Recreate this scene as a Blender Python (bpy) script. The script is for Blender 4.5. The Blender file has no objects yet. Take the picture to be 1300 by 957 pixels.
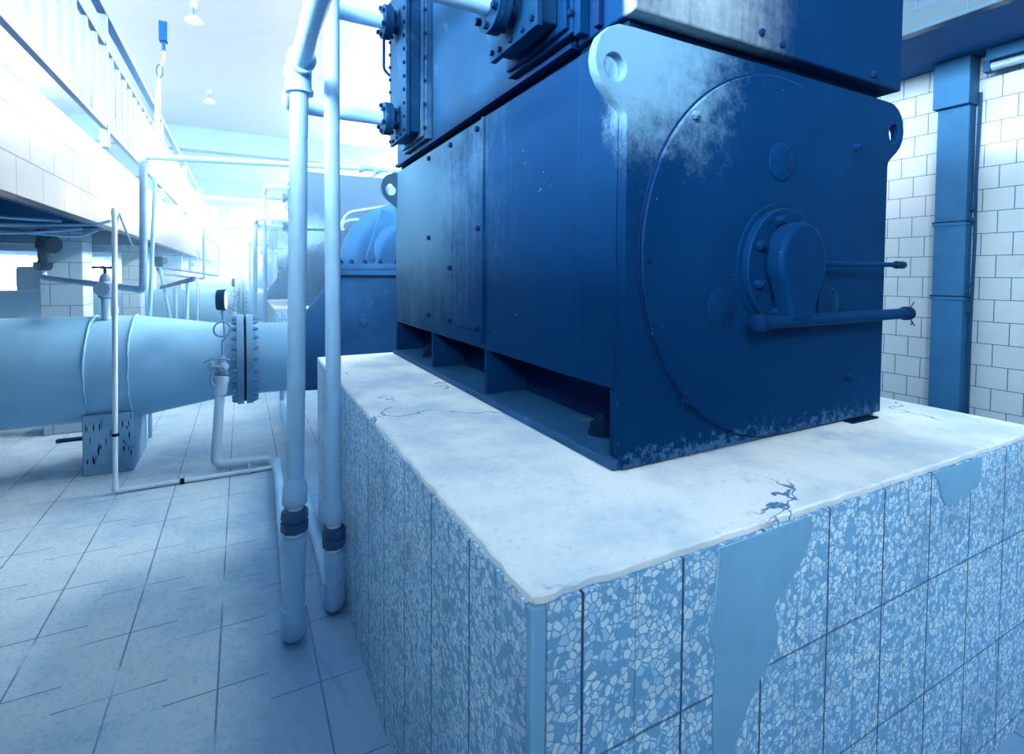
import bpy, bmesh, math, random
from mathutils import Vector, Matrix
random.seed(7)
PI = math.pi
SC = bpy.context.scene
COL = SC.collection

# ------------------------------------------------------------------ node helpers
class NT:
    def __init__(s, name):
        s.m = bpy.data.materials.new(name); s.m.use_nodes = True
        s.t = s.m.node_tree; s.b = s.t.nodes['Principled BSDF']
    def n(s, typ, ins=None, **kw):
        d = s.t.nodes.new(typ)
        for k, v in kw.items(): setattr(d, k, v)
        for k, v in (ins or {}).items(): s.put(d, k, v)
        return d
    def put(s, d, k, v):
        if hasattr(v, 'is_output') or isinstance(v, bpy.types.NodeSocket): s.t.links.new(v, d.inputs[k])
        else: d.inputs[k].default_value = v
    def math(s, op, a, b=0.0, c=0.0):
        d = s.n('ShaderNodeMath', operation=op)
        for i, v in enumerate((a, b, c)): s.put(d, i, v)
        return d.outputs[0]
    def mix(s, f, a, b, blend='MIX'):
        d = s.n('ShaderNodeMix', data_type='RGBA', blend_type=blend)
        s.put(d, 0, f); s.put(d, 6, c4(a)); s.put(d, 7, c4(b))
        return d.outputs[2]
    def ramp(s, f, lo, hi):
        d = s.n('ShaderNodeMapRange', interpolation_type='SMOOTHSTEP')
        s.put(d, 0, f); s.put(d, 1, lo); s.put(d, 2, hi); return d.outputs[0]
    def obj(s):
        return s.n('ShaderNodeTexCoord').outputs['Object']
    def noise(s, scale, detail=4, rough=.6, vec=None):
        d = s.n('ShaderNodeTexNoise', {'Scale': scale, 'Detail': detail, 'Roughness': rough})
        s.t.links.new(vec if vec is not None else s.obj(), d.inputs['Vector']); return d.outputs['Fac']
    def scaled(s, x, y, z):
        d = s.n('ShaderNodeMapping'); s.t.links.new(s.obj(), d.inputs['Vector']); d.inputs['Scale'].default_value = (x, y, z)
        return d.outputs[0]
    def bump(s, h, strength=.3, dist=.01):
        d = s.n('ShaderNodeBump', {'Strength': strength, 'Distance': dist}); s.t.links.new(h, d.inputs['Height'])
        s.t.links.new(d.outputs[0], s.b.inputs['Normal'])
    def out(s, color, rough=.5, metal=0.0, spec=.5):
        s.put(s.b, 'Base Color', c4(color)); s.put(s.b, 'Roughness', rough); s.put(s.b, 'Metallic', metal)
        s.put(s.b, 'Specular IOR Level', spec); return s.m
def c4(c):
    return (*c, 1.0) if isinstance(c, tuple) and len(c) == 3 else c

def paint(name, col, rough=.45, var=.25, light=None, amount=.0, spec=.5, scale=3.0):
    t = NT(name); nz = t.noise(scale, 5, .65)
    dark = tuple(x * (1 - var) for x in col)
    c = t.mix(t.ramp(nz, .3, .7), dark, col)
    if light:
        w = t.noise(9, 8, .7); w2 = t.noise(1.4, 2, .5)
        f = t.math('MULTIPLY', t.math('MULTIPLY', t.ramp(w, .55, .68), t.ramp(w2, .45, .65)), amount)
        c = t.mix(f, c, light)
    return t.out(c, rough, 0, spec)

def uv(t):
    """u runs along a wall whichever way it faces, v is height."""
    sep = t.n('ShaderNodeSeparateXYZ'); t.t.links.new(t.obj(), sep.inputs[0])
    g = t.n('ShaderNodeNewGeometry'); sn = t.n('ShaderNodeSeparateXYZ'); t.t.links.new(g.outputs['True Normal'], sn.inputs[0])
    isx = t.math('GREATER_THAN', t.math('ABSOLUTE', sn.outputs[0]), .6)
    u = t.math('ADD', t.math('MULTIPLY', sep.outputs[1], isx), t.math('MULTIPLY', sep.outputs[0], t.math('SUBTRACT', 1.0, isx)))
    return u, sep.outputs[2], sep
def line(t, x, period, off, w):
    """1 on a joint line of width w repeated every period"""
    p = t.math('FRACT', t.math('DIVIDE', t.math('ADD', x, off), period))
    d = t.math('MULTIPLY', t.math('ABSOLUTE', t.math('SUBTRACT', p, .5)), period)
    return t.math('GREATER_THAN', d, period / 2 - w / 2)

def tile_mat(name, w, h, uo, vo, col, joint, rough=.13, jw=.006, half=.5):
    t = NT(name); u, v, _ = uv(t)
    row = t.math('FLOOR', t.math('DIVIDE', t.math('ADD', v, vo), h))
    sh = t.math('MULTIPLY', t.math('FRACT', t.math('MULTIPLY', row, .5)), w * half * 2)
    lu = line(t, t.math('ADD', u, sh), w, uo + w / 2 - w/2, jw)
    lv = line(t, v, h, vo, jw)
    f = t.math('MAXIMUM', lu, lv)
    cell = t.n('ShaderNodeTexWhiteNoise', noise_dimensions='2D')
    cx = t.n('ShaderNodeCombineXYZ'); t.put(cx, 0, t.math('FLOOR', t.math('DIVIDE', t.math('ADD', t.math('ADD', u, sh), uo), w))); t.put(cx, 1, row)
    t.t.links.new(cx.outputs[0], cell.inputs['Vector'])
    c = t.mix(t.math('MULTIPLY', cell.outputs['Value'], .25), col, tuple(x * .8 for x in col))
    c = t.mix(t.math('MULTIPLY', t.ramp(t.noise(2.2, 5), .5, .8), .3), c, tuple(x * .6 for x in col))
    c = t.mix(f, c, joint)
    t.bump(t.math('SUBTRACT', 1.0, f), .25, .004)
    return t.out(c, rough, 0, .11)

def terrazzo_mat():
    t = NT('terrazzo_cladding'); u, v, sep = uv(t)
    def cells(scale, feat):
        d = t.n('ShaderNodeTexVoronoi', {'Scale': scale, 'Randomness': 1.0}, feature=feat); t.t.links.new(t.warp, d.inputs['Vector']); return d
    wn = t.n('ShaderNodeTexNoise', {'Scale': 40.0, 'Detail': 2.0}); t.t.links.new(t.obj(), wn.inputs['Vector'])
    sub = t.n('ShaderNodeVectorMath', operation='SUBTRACT'); t.t.links.new(wn.outputs['Color'], sub.inputs[0]); sub.inputs[1].default_value = (.5, .5, .5)
    sc = t.n('ShaderNodeVectorMath', operation='SCALE'); t.t.links.new(sub.outputs[0], sc.inputs[0]); sc.inputs['Scale'].default_value = .012
    ad = t.n('ShaderNodeVectorMath', operation='ADD'); t.t.links.new(t.obj(), ad.inputs[0]); t.t.links.new(sc.outputs[0], ad.inputs[1]); t.warp = ad.outputs[0]
    e1 = cells(62, 'DISTANCE_TO_EDGE').outputs['Distance']; c1 = cells(62, 'F1').outputs['Color']
    e2 = cells(120, 'DISTANCE_TO_EDGE').outputs['Distance']
    s1 = t.n('ShaderNodeSeparateColor'); t.t.links.new(c1, s1.inputs[0])
    big = t.math('MULTIPLY', t.ramp(e1, .05, .12), t.math('GREATER_THAN', s1.outputs[0], .25))
    small = t.math('MULTIPLY', t.ramp(e2, .05, .14), .32)
    bed = (.13, .40, .70); stone = t.mix(s1.outputs[1], (.33, .63, .88), (.70, .89, .98))
    c = t.mix(small, bed, (.30, .52, .72)); c = t.mix(big, c, stone)
    c = t.mix(t.math('MULTIPLY', t.ramp(t.noise(3, 4), .45, .75), .5), c, (.07, .2, .4))
    wob = t.math('MULTIPLY', t.math('SUBTRACT', t.noise(7, 3), .5), .006)
    uu = t.math('ADD', u, wob); y_ = t.math('ADD', sep.outputs[1], .72)
    j = t.math('MAXIMUM', line(t, uu, .245, .232, .006), t.math('MULTIPLY', line(t, uu, .1225, .232, .004), .45))
    j = t.math('MAXIMUM', j, t.math('MULTIPLY', t.math('MULTIPLY', line(t, t.math('ADD', v, wob), .335, .285, .006), .75), t.math('LESS_THAN', y_, .735)))
    c = t.mix(j, c, (.015, .06, .16))
    t.bump(t.math('SUBTRACT', big, j), .2, .003)
    return t.out(c, .55)

def concrete_mat(name, col, stain, rough=.8, crack=True, fine=60.0):
    t = NT(name)
    a = t.noise(2.3, 6, .65); b = t.noise(fine, 3, .7); cc = t.noise(6, 8, .75)
    c = t.mix(t.math('MULTIPLY', t.ramp(a, .4, .7), .6), col, stain)
    c = t.mix(t.math('MULTIPLY', t.ramp(cc, .56, .72), .45), c, stain)
    c = t.mix(t.math('MULTIPLY', t.ramp(b, .58, .76), .5), c, stain)
    if crack:
        wv = t.n('ShaderNodeTexNoise', {'Scale': 5.0, 'Detail': 5.0}); t.t.links.new(t.obj(), wv.inputs['Vector'])
        mx = t.n('ShaderNodeMix', data_type='VECTOR'); mx.inputs[0].default_value = .25
        t.t.links.new(t.obj(), mx.inputs[4]); t.t.links.new(wv.outputs['Color'], mx.inputs[5])
        vo = t.n('ShaderNodeTexVoronoi', {'Scale': 1.6}, feature='DISTANCE_TO_EDGE'); t.t.links.new(mx.outputs[1], vo.inputs['Vector'])
        k = t.math('MULTIPLY', t.math('SUBTRACT', 1.0, t.ramp(vo.outputs['Distance'], .002, .007)), t.ramp(t.noise(2.0, 2), .5, .62))
        c = t.mix(k, c, (.06, .2, .4))
    t.bump(b, .12, .004)
    return t.out(c, rough, 0, .3)

def floor_mat():
    t = NT('floor_terrazzo'); u, v, sep = uv(t)
    x, y = sep.outputs[0], sep.outputs[1]
    a = t.noise(1.3, 6, .65); b = t.noise(85, 4, .75); d = t.noise(9, 8, .8)
    c = t.mix(t.ramp(a, .4, .7), (.56, .72, .80), (.31, .52, .69))
    vo = t.n('ShaderNodeTexVoronoi', {'Scale': 75.0}); t.t.links.new(t.obj(), vo.inputs['Vector'])
    sc = t.n('ShaderNodeSeparateColor'); t.t.links.new(vo.outputs['Color'], sc.inputs[0])
    c = t.mix(t.math('MULTIPLY', t.math('GREATER_THAN', sc.outputs[0], .72), .24), c, (.50, .74, .90))
    c = t.mix(t.math('MULTIPLY', t.math('GREATER_THAN', sc.outputs[1], .8), .2), c, (.12, .32, .56))
    c = t.mix(t.math('MULTIPLY', t.ramp(d, .55, .75), .3), c, (.13, .34, .58))
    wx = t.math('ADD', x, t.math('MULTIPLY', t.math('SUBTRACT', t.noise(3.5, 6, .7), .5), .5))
    dark_band = t.math('MULTIPLY', t.ramp(wx, -.22, .2), t.math('SUBTRACT', 1.0, t.ramp(y, 3.6, 5.6)))  # floor gets darker toward the plinth, fading out further down the hall
    c = t.mix(t.math('MULTIPLY', dark_band, .75), c, (.085, .26, .49))
    jx = line(t, x, .357, .098, .007)
    row = t.math('FLOOR', t.math('DIVIDE', t.math('ADD', x, .098 + .1785), .357))
    yo = t.math('ADD', y, t.math('MULTIPLY', t.math('FRACT', t.math('MULTIPLY', row, .37)), .38))
    jy = line(t, yo, .38, .1, .006)
    j = t.math('MULTIPLY', t.math('MAXIMUM', jx, jy), t.ramp(t.noise(3, 3), .25, .55))
    c = t.mix(t.math('MULTIPLY', j, .8), c, (.03, .12, .3))
    t.bump(b, .06, .003)
    return t.out(c, .62, 0, .25)

def gloss(t, rough, ior=1.3):
    """blue tinted enamel sheen laid over the paint"""
    fr = t.n('ShaderNodeFresnel', {'IOR': ior}); g = t.n('ShaderNodeBsdfGlossy', {'Color': (.11, .22, .29, 1), 'Roughness': rough})
    mx = t.n('ShaderNodeMixShader'); L = t.t.links
    L.new(fr.outputs[0], mx.inputs[0]); L.new(t.b.outputs[0], mx.inputs[1]); L.new(g.outputs[0], mx.inputs[2])
    L.new(mx.outputs[0], t.t.nodes['Material Output'].inputs['Surface'])
def enamel(name, col, rough=.42, var=.25, light=None, amount=0.0):
    m = paint(name, col, rough, var, light, amount, 0.0)
    t = NT.__new__(NT); t.m = m; t.t = m.node_tree; t.b = t.t.nodes['Principled BSDF']; gloss(t, rough); return m
def motor_mat(hood=False):
    t = NT('hood_paint' if hood else 'motor_paint')
    a = t.noise(2.2, 5, .6)
    c = t.mix(t.ramp(a, .3, .7), (.0007, .020, .083), (.0011, .0255, .099))
    sep = t.n('ShaderNodeSeparateXYZ'); t.t.links.new(t.obj(), sep.inputs[0])
    x, y, z = sep.outputs
    # dust and chalked paint: one patch by the near top corner; hood and long-side masks also paint in light
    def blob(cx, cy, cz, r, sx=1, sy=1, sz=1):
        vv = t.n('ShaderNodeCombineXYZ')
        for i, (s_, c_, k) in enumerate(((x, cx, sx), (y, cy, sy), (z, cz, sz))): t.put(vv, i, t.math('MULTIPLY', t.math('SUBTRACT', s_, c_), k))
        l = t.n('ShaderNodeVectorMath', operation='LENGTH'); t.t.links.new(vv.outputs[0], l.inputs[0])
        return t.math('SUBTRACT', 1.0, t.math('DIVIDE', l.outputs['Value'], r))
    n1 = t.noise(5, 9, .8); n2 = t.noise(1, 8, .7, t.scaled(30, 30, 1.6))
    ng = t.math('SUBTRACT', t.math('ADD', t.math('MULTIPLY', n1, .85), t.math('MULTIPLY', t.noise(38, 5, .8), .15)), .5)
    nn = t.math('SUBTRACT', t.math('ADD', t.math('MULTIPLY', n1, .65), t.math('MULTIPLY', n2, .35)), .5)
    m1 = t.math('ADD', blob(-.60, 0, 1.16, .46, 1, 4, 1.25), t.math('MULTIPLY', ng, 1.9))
    m2 = t.math('ADD', blob(-.42, 0, 1.42, .60, 1.0, 14, .8), t.math('MULTIPLY', nn, 1.1))  # hood front: streaky dust with a bright highlight painted in
    m3 = t.math('ADD', blob(-.645, 2.0, .9, .75, 1, .55, .9), t.math('MULTIPLY', nn, 1.6))  # reflection gradient painted into the colour of the long side
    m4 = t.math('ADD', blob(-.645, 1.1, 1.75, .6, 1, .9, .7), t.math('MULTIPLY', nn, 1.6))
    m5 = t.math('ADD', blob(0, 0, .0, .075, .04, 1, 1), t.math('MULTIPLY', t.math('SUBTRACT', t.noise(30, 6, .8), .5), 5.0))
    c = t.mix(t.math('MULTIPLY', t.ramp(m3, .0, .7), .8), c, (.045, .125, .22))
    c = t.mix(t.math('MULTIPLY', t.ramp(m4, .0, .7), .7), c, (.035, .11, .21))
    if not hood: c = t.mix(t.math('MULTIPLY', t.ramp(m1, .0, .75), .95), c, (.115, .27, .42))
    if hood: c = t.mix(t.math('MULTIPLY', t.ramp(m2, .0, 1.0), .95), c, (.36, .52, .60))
    c = t.mix(t.math('MULTIPLY', t.ramp(m5, .25, .9), .5), c, (.07, .18, .32))
    sp = t.noise(55, 3, .6); sp2 = t.noise(3.1, 2)
    c = t.mix(t.math('MULTIPLY', t.math('MULTIPLY', t.ramp(sp, .70, .74), t.ramp(sp2, .5, .65)), .6), c, (.3, .5, .7))
    rr = t.math('ADD', .40, t.math('MULTIPLY', t.noise(6, 5), .2))
    m = t.out(c, rr, 0, 0.0); gloss(t, rr); return m

def emit(name, col, k):
    t = NT(name); t.put(t.b, 'Emission Color', c4(col)); t.put(t.b, 'Emission Strength', k)
    return t.out((.8, .9, 1.0), .3)

M = {}
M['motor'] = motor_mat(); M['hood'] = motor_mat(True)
M['base_dust'] = paint('dusty_base_paint', (.015, .085, .22), .6, .3, (.07, .18, .32), .7, .1)
M['motor_dark'] = enamel('motor_paint_dark', (0.0033, 0.0198, 0.0924), .4)
M['motor_bolt'] = enamel('bolt_dark_blue', (0.00396, 0.0231, 0.0924), .4)
M['cooler'] = enamel('cooler_paint', (.004, .034, .105), .42, .25, (.03, .10, .2), .6)
M['pump'] = enamel('pump_paint', (.024, .115, .30), .42, .25, (.10, .25, .42), .4)
M['pipe'] = paint('main_pipe_paint', (.26, .58, .86), .4, .16, (.40, .68, .86), .5, scale=1.6)
M['pipe_flange'] = paint('flange_paint', (.13, .34, .58), .42)
M['riser'] = paint('riser_paint', (0.3045, 0.609, 0.8917), .5, .12, (0.4567, 0.7177, 0.9135), .5)
M['riser_dark'] = paint('union_dark', (.035, .12, .27), .45, spec=.2)
M['white_pipe'] = paint('white_pipe', (.62, .80, .92), .45, .12)
M['pvc'] = paint('pvc_pale', (.46, .68, .84), .4, .1)
M['grey_pipe'] = paint('grey_pipe', (.20, .40, .62), .45, .2)
M['darkpipe'] = enamel('dark_pipe', (0.0099, 0.0594, 0.1716), .45)
M['black'] = enamel('dark_fitting', (0.00264, 0.01452, 0.0495), .4)
M['brass'] = paint('valve_metal', (.26, .46, .66), .3)
M['ptfe'] = paint('white_seal_ring', (.75, .86, .95), .6, .05)
M['terrazzo'] = terrazzo_mat()
M['ptop'] = concrete_mat('plinth_top_render', (0.76, 0.855, 0.893), (0.2375, 0.4465, 0.646))
M['patch'] = concrete_mat('cement_patch_mat', (.18, .44, .68), (.11, .32, .56), crack=False)
M['conc'] = concrete_mat('weathered_block', (.24, .48, .70), (.03, .12, .28), crack=False)
M['floor'] = floor_mat()
M['walltile'] = tile_mat('wall_tile', .195, .18, .02, .03, (0.2772, 0.3828, 0.4488), (0.0264, 0.0858, 0.1848))
M['piltile'] = tile_mat('pillar_tile', .30, .21, .05, .0, (0.3828, 0.5148, 0.6072), (0.033, 0.1056, 0.2244))
M['fasctile'] = tile_mat('fascia_tile', .39, .235, .12, -.06, (0.132, 0.1584, 0.1742), (0.01584, 0.0528, 0.1056), jw=.008, rough=.4)
M['fasctile_r'] = tile_mat('gallery_tile', .6, .15, .12, -.09, (0.045, 0.085, 0.122), (0.033, 0.1056, 0.2244))
M['white'] = paint('white_paint', (0.1234, 0.1452, 0.1597), .7, .06)
M['ceil'] = paint('ceiling_paint', (0.193, 0.224, 0.2432), .85, .05)
M['beam'] = paint('beam_paint', (.075, .125, .165), .8, .1, spec=.1)
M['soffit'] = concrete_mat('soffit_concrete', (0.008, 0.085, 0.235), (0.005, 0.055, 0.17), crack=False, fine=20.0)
M['steel'] = paint('column_paint', (0.01716, 0.1056, 0.2442), .6, .2, spec=.1)
M['rail'] = paint('railing_paint', (0.09163, 0.1346, 0.1661), .4, .12)
M['railcap'] = paint('handrail_paint', (0.0231, 0.0924, 0.198), .4, .12)
M['pane'] = emit('window_daylight', (.92, .97, .98), 33.0)
M['pane_deep'] = emit('deep_window_daylight', (.96, .97, .97), 16.0)
M['pane_low'] = emit('gallery_window_daylight', (.96, .97, .97), 66.0)
M['pane_far'] = emit('far_window_daylight', (.96, .97, .97), 16.0)
M['pane_dim'] = emit('pale_window_glass', (.24, .47, .70), .9)
M['tube'] = paint('lamp_tube', (0.1452, 0.264, 0.363), .3, .05)
M['lampglass'] = paint('lamp_enamel', (.4, .62, .8), .35)

# ------------------------------------------------------------------ mesh helpers
def newbm(): return bmesh.new()
def bx(bm, x0, y0, z0, x1, y1, z1):
    vs = [bm.verts.new((x, y, z)) for z in (z0, z1) for y in (y0, y1) for x in (x0, x1)]
    for f in ((0, 2, 3, 1), (4, 5, 7, 6), (0, 1, 5, 4), (2, 6, 7, 3), (0, 4, 6, 2), (1, 3, 7, 5)):
        bm.faces.new([vs[i] for i in f])
    return bm
def frame(d):
    d = Vector(d).normalized(); a = Vector((0, 0, 1)) if abs(d.z) < .9 else Vector((1, 0, 0))
    u = d.cross(a).normalized(); return u, d.cross(u).normalized()
def tube(bm, pts, r, seg=20, cap=True):
    """sweep along points; r is a number or one radius per point"""
    pts = [Vector(p) for p in pts]; n = len(pts)
    rs = r if isinstance(r, (list, tuple)) else [r] * n
    rings = []; u = None
    for i, p in enumerate(pts):
        if i == 0: d = pts[1] - p
        elif i == n - 1: d = p - pts[i - 1]
        else: d = (pts[i + 1] - p).normalized() + (p - pts[i - 1]).normalized()
        d.normalize()
        if u is None: u, v = frame(d)
        else:
            u = (u - d * u.dot(d)).normalized(); v = d.cross(u)
        rings.append([bm.verts.new(p + (u * math.cos(2 * PI * k / seg) + v * math.sin(2 * PI * k / seg)) * rs[i]) for k in range(seg)])
    for a, b in zip(rings, rings[1:]):
        for k in range(seg): bm.faces.new((a[k], a[(k + 1) % seg], b[(k + 1) % seg], b[k]))
    if cap:
        bm.faces.new(rings[0][::-1]); bm.faces.new(rings[-1])
    return bm
def bend(pts, rad, n=6):
    """round the inner corners of a polyline"""
    pts = [Vector(p) for p in pts]; out = [pts[0]]
    for i in range(1, len(pts) - 1):
        a, p, b = pts[i - 1], pts[i], pts[i + 1]
        r = min(rad, (a - p).length * .49, (b - p).length * .49)
        s = p + (a - p).normalized() * r; e = p + (b - p).normalized() * r
        for k in range(n + 1):
            t = k / n; out.append(s * (1 - t) ** 2 + p * 2 * t * (1 - t) + e * t ** 2)
    out.append(pts[-1]); return out
def cyl(bm, p, q, r, seg=24): return tube(bm, [p, q], r, seg)
def lathe(bm, p, axis, prof, seg=32):
    """prof: (distance along axis, radius) pairs"""
    ax = Vector(axis).normalized(); p = Vector(p); u, v = frame(ax); rings = []
    for d, r in prof:
        rings.append([bm.verts.new(p + ax * d + (u * math.cos(2 * PI * k / seg) + v * math.sin(2 * PI * k / seg)) * max(r, 1e-4)) for k in range(seg)])
    for a, b in zip(rings, rings[1:]):
        for k in range(seg): bm.faces.new((a[k], a[(k + 1) % seg], b[(k + 1) % seg], b[k]))
    bm.faces.new(rings[0][::-1]); bm.faces.new(rings[-1]); return bm
def prism(bm, poly, d):
    """poly: 3-D outline, extruded by vector d"""
    a = [bm.verts.new(p) for p in poly]; b = [bm.verts.new(Vector(p) + Vector(d)) for p in poly]; n = len(a)
    bm.faces.new(a[::-1]); bm.faces.new(b)
    for k in range(n): bm.faces.new((a[k], a[(k + 1) % n], b[(k + 1) % n], b[k]))
    return bm
def hexa(bm, p, axis, r, h): return lathe(bm, p, axis, [(0, r), (h * .85, r), (h, r * .8)], 6)
def hull(bm, pts):
    for p in pts: bm.verts.new(p)
    r = bmesh.ops.convex_hull(bm, input=bm.verts[:])
    for g in r.get('geom_interior', []):
        if isinstance(g, bmesh.types.BMVert) and g.is_valid: bm.verts.remove(g)
    return bm

def obj(name, bm, m, parent=None, bev=0, ang=35, seg=2, loc=None):
    """mesh given in world coordinates; its origin is set at its thing's base"""
    bmesh.ops.recalc_face_normals(bm, faces=bm.faces[:])
    me = bpy.data.meshes.new(name); bm.to_mesh(me); bm.free()
    me.materials.append(M[m] if isinstance(m, str) else m)
    for p in me.polygons: p.use_smooth = True
    me.set_sharp_from_angle(angle=math.radians(ang))
    o = bpy.data.objects.new(name, me); COL.objects.link(o)
    base = Vector(parent['_b']) if parent is not None and '_b' in parent else Vector(loc or (0, 0, 0))
    if base.length: me.transform(Matrix.Translation(-base))
    if parent is not None: o.parent = parent; o['_b'] = base
    else: o.location = base; o['_b'] = base
    if bev:
        b = o.modifiers.new('bevel', 'BEVEL'); b.width = bev; b.segments = seg; b.limit_method = 'ANGLE'; b.angle_limit = math.radians(40)
        b.harden_normals = False
    return o
def tag(o, label, cat, group=None, kind=None):
    if label: o['label'] = label
    if cat: o['category'] = cat
    if group: o['group'] = group
    if kind: o['kind'] = kind
    return o
def thing(name, label, cat, loc, group=None):
    o = bpy.data.objects.new(name, None); COL.objects.link(o); o.location = loc; o['_b'] = Vector(loc); o.empty_display_size = .1
    return tag(o, label, cat, group)
def struct(name, bm, m, parent=None, **k):
    o = obj(name, bm, m, parent, **k)
    if parent is None: o['kind'] = 'structure'
    return o
def copy_tree(o, parent=None, off=(0, 0, 0), skip=()):
    c = o.copy(); COL.objects.link(c)
    if c.name.startswith('hood.'):
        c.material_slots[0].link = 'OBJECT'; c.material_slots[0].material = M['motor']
    if parent is None: c.location = Vector(o.location) + Vector(off)
    else: c.parent = parent
    for ch in list(o.children):
        if ch.name.split('.')[0] in skip: continue
        copy_tree(ch, c, skip=skip)
    return c
def repeat(o, labels, step=7.6, group=None, skip=(), first=1):
    if group: o['group'] = group
    for k, lb in enumerate(labels):
        c = copy_tree(o, None, (0, step * (k + first), 0), skip)
        c['label'] = lb

# ------------------------------------------------------------------ setting
YE = 36.0; XW = 5.4; ZC = 6.0; XL = -6.0; YB = -4.0
struct('floor', bx(newbm(), XL - .2, YB, -.15, XW + .2, YE + .2, 0), 'floor')
struct('ceiling', bx(newbm(), XL - .2, YB, ZC, XW + .2, YE + .2, ZC + .2), 'ceil')
def wall_with_holes(name, horiz, fixed, thick, a0, a1, z0, z1, holes, m):
    bm = newbm()
    def b(p0, p1, q0, q1):
        if p1 - p0 < .01 or q1 - q0 < .01: return
        if horiz: bx(bm, p0, fixed, q0, p1, fixed + thick, q1)
        else: bx(bm, fixed, p0, q0, fixed + thick, p1, q1)
    xs = sorted({a0, a1, *[h[0] for h in holes], *[h[1] for h in holes]})
    for p0, p1 in zip(xs, xs[1:]):
        col = sorted([h for h in holes if h[0] <= p0 + 1e-6 and h[1] >= p1 - 1e-6], key=lambda h: h[2]); q = z0
        for h in col: b(p0, p1, q, h[2]); q = h[3]
        b(p0, p1, q, z1)
    return struct(name, bm, m)
WIN = [0]
def window(horiz, fixed, a0, a1, z0, z1, nx, nz, pane, inward, frame_m='white'):
    WIN[0] += 1; bm = newbm(); w = .07
    def b(p0, p1, q0, q1, d0, d1):
        if horiz: bx(bm, p0, fixed + d0, q0, p1, fixed + d1, q1)
        else: bx(bm, fixed + d0, p0, q0, fixed + d1, p1, q1)
    for i in range(nx + 1):
        p = a0 + (a1 - a0 - w) * i / nx; b(p, p + w, z0, z1, -.02, .06)
    for i in range(nz + 1):
        q = z0 + (z1 - z0 - w) * i / nz; b(a0, a1, q, q + w, -.02, .06)
    o = struct('window_%d' % WIN[0], bm, frame_m)
    bm = newbm()
    if horiz: bx(bm, a0, fixed + (.08 if inward > 0 else -.05), z0, a1, fixed + (.1 if inward > 0 else -.03), z1)
    else: bx(bm, fixed + (.08 if inward < 0 else -.04), a0, z0, fixed + (.1 if inward < 0 else -.02), a1, z1)
    obj('pane', bm, pane, o)
lw = []
for k in range(4): lw.append((-2.4 + 4.8 * k, 1.4 + 4.8 * k, 3.2, 5.5))
low = [(16.0, 33.0, .9, 2.35)]
wall_with_holes('wall_left', False, XL - .2, .2, YB, YE, 0, ZC, lw + low, 'white')
for h in lw: window(False, XL - .06, h[0], h[1], h[2], h[3], 4, 2, 'pane' if h[0] < 4 else 'pane_deep', 1)
window(False, XL - .06, 16.0, 33.0, .9, 2.35, 9, 1, 'pane_far', 1)
rw = [(3.0 + 4.8 * k, 6.6 + 4.8 * k, 4.75, 5.75) for k in range(7)]
wall_with_holes('wall_right', False, XW, .2, YB, YE, 0, ZC, rw, 'walltile')
for h in rw: window(False, XW, h[0], h[1], h[2], h[3], 4, 1, 'pane_low', -1)
nw = [(-5.2, -2.2, 3.1, 5.3)]  # unseen window behind the camera, added to light plinth and hood
wall_with_holes('wall_near', True, YB - .2, .2, XL, XW, 0, ZC, nw, 'white')
for h in nw: window(True, YB - .12, h[0], h[1], h[2], h[3], 4, 2, 'pane', -1)
ew = [(-.72, -.28, 1.2, 3.7), (.02, .55, 1.2, 3.7), (.85, 1.4, 1.2, 3.7), (-5, -1.2, 3.9, 5.6), (-.6, 3.8, 4.3, 5.7)]
wall_with_holes('wall_far', True, YE, .2, XL, XW, 0, ZC, ew, 'white')
for h in ew[:3]: window(True, YE, h[0], h[1], h[2], h[3], 1, 3, 'pane_dim', 1)
for h in ew[3:]: window(True, YE, h[0], h[1], h[2], h[3], 5, 2, 'pane_deep', 1)
for i, y in enumerate((18.2, 28.6)):
    struct('trim_%d' % (i + 1), bx(newbm(), XL, y, 5.32, XW, y + .45, 5.999), 'beam', bev=.02)

# left walkway: tiled edge beam, slab and cross beams
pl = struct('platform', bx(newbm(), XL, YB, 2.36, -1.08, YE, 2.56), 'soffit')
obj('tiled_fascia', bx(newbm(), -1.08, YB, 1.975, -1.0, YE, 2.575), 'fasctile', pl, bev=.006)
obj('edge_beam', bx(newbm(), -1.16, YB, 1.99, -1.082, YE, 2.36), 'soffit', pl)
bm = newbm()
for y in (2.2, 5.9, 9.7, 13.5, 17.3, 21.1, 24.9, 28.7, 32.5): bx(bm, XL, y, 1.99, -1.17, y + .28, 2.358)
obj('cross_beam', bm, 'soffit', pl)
obj('floor_curb', bx(newbm(), -1.14, YB, 2.576, -1.01, YE, 2.62), 'white', pl, bev=.008)

# right gallery
gl = struct('gallery', bx(newbm(), 4.45, YB, 3.39, XW, YE, 3.55), 'soffit')
obj('tiled_fascia', bx(newbm(), 4.37, YB, 3.37, 4.45, YE, 4.45), 'fasctile_r', gl, bev=.006)

# tiled pillars under the walkway
pil = [(6.35, 'nearest tiled pillar under the walkway, behind the big pipe'), (9.3, 'second tiled pillar under the walkway'), (15.2, 'third tiled pillar under the walkway, small in the distance'),
       (22.6, 'farthest tiled pillar under the walkway')]
for i, (y, lb) in enumerate(pil):
    w = 1.726 if i == 0 else (1.59 if i == 1 else 1.9)
    o = obj('pillar', bx(newbm(), -w, y, 0, -1.393 if i == 0 else -1.36, y + .36, 1.989), 'piltile', loc=(-1.6, y, 0), bev=.008)
    tag(o, lb, 'pillar', 'tiled pillars under the walkway')

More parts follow.
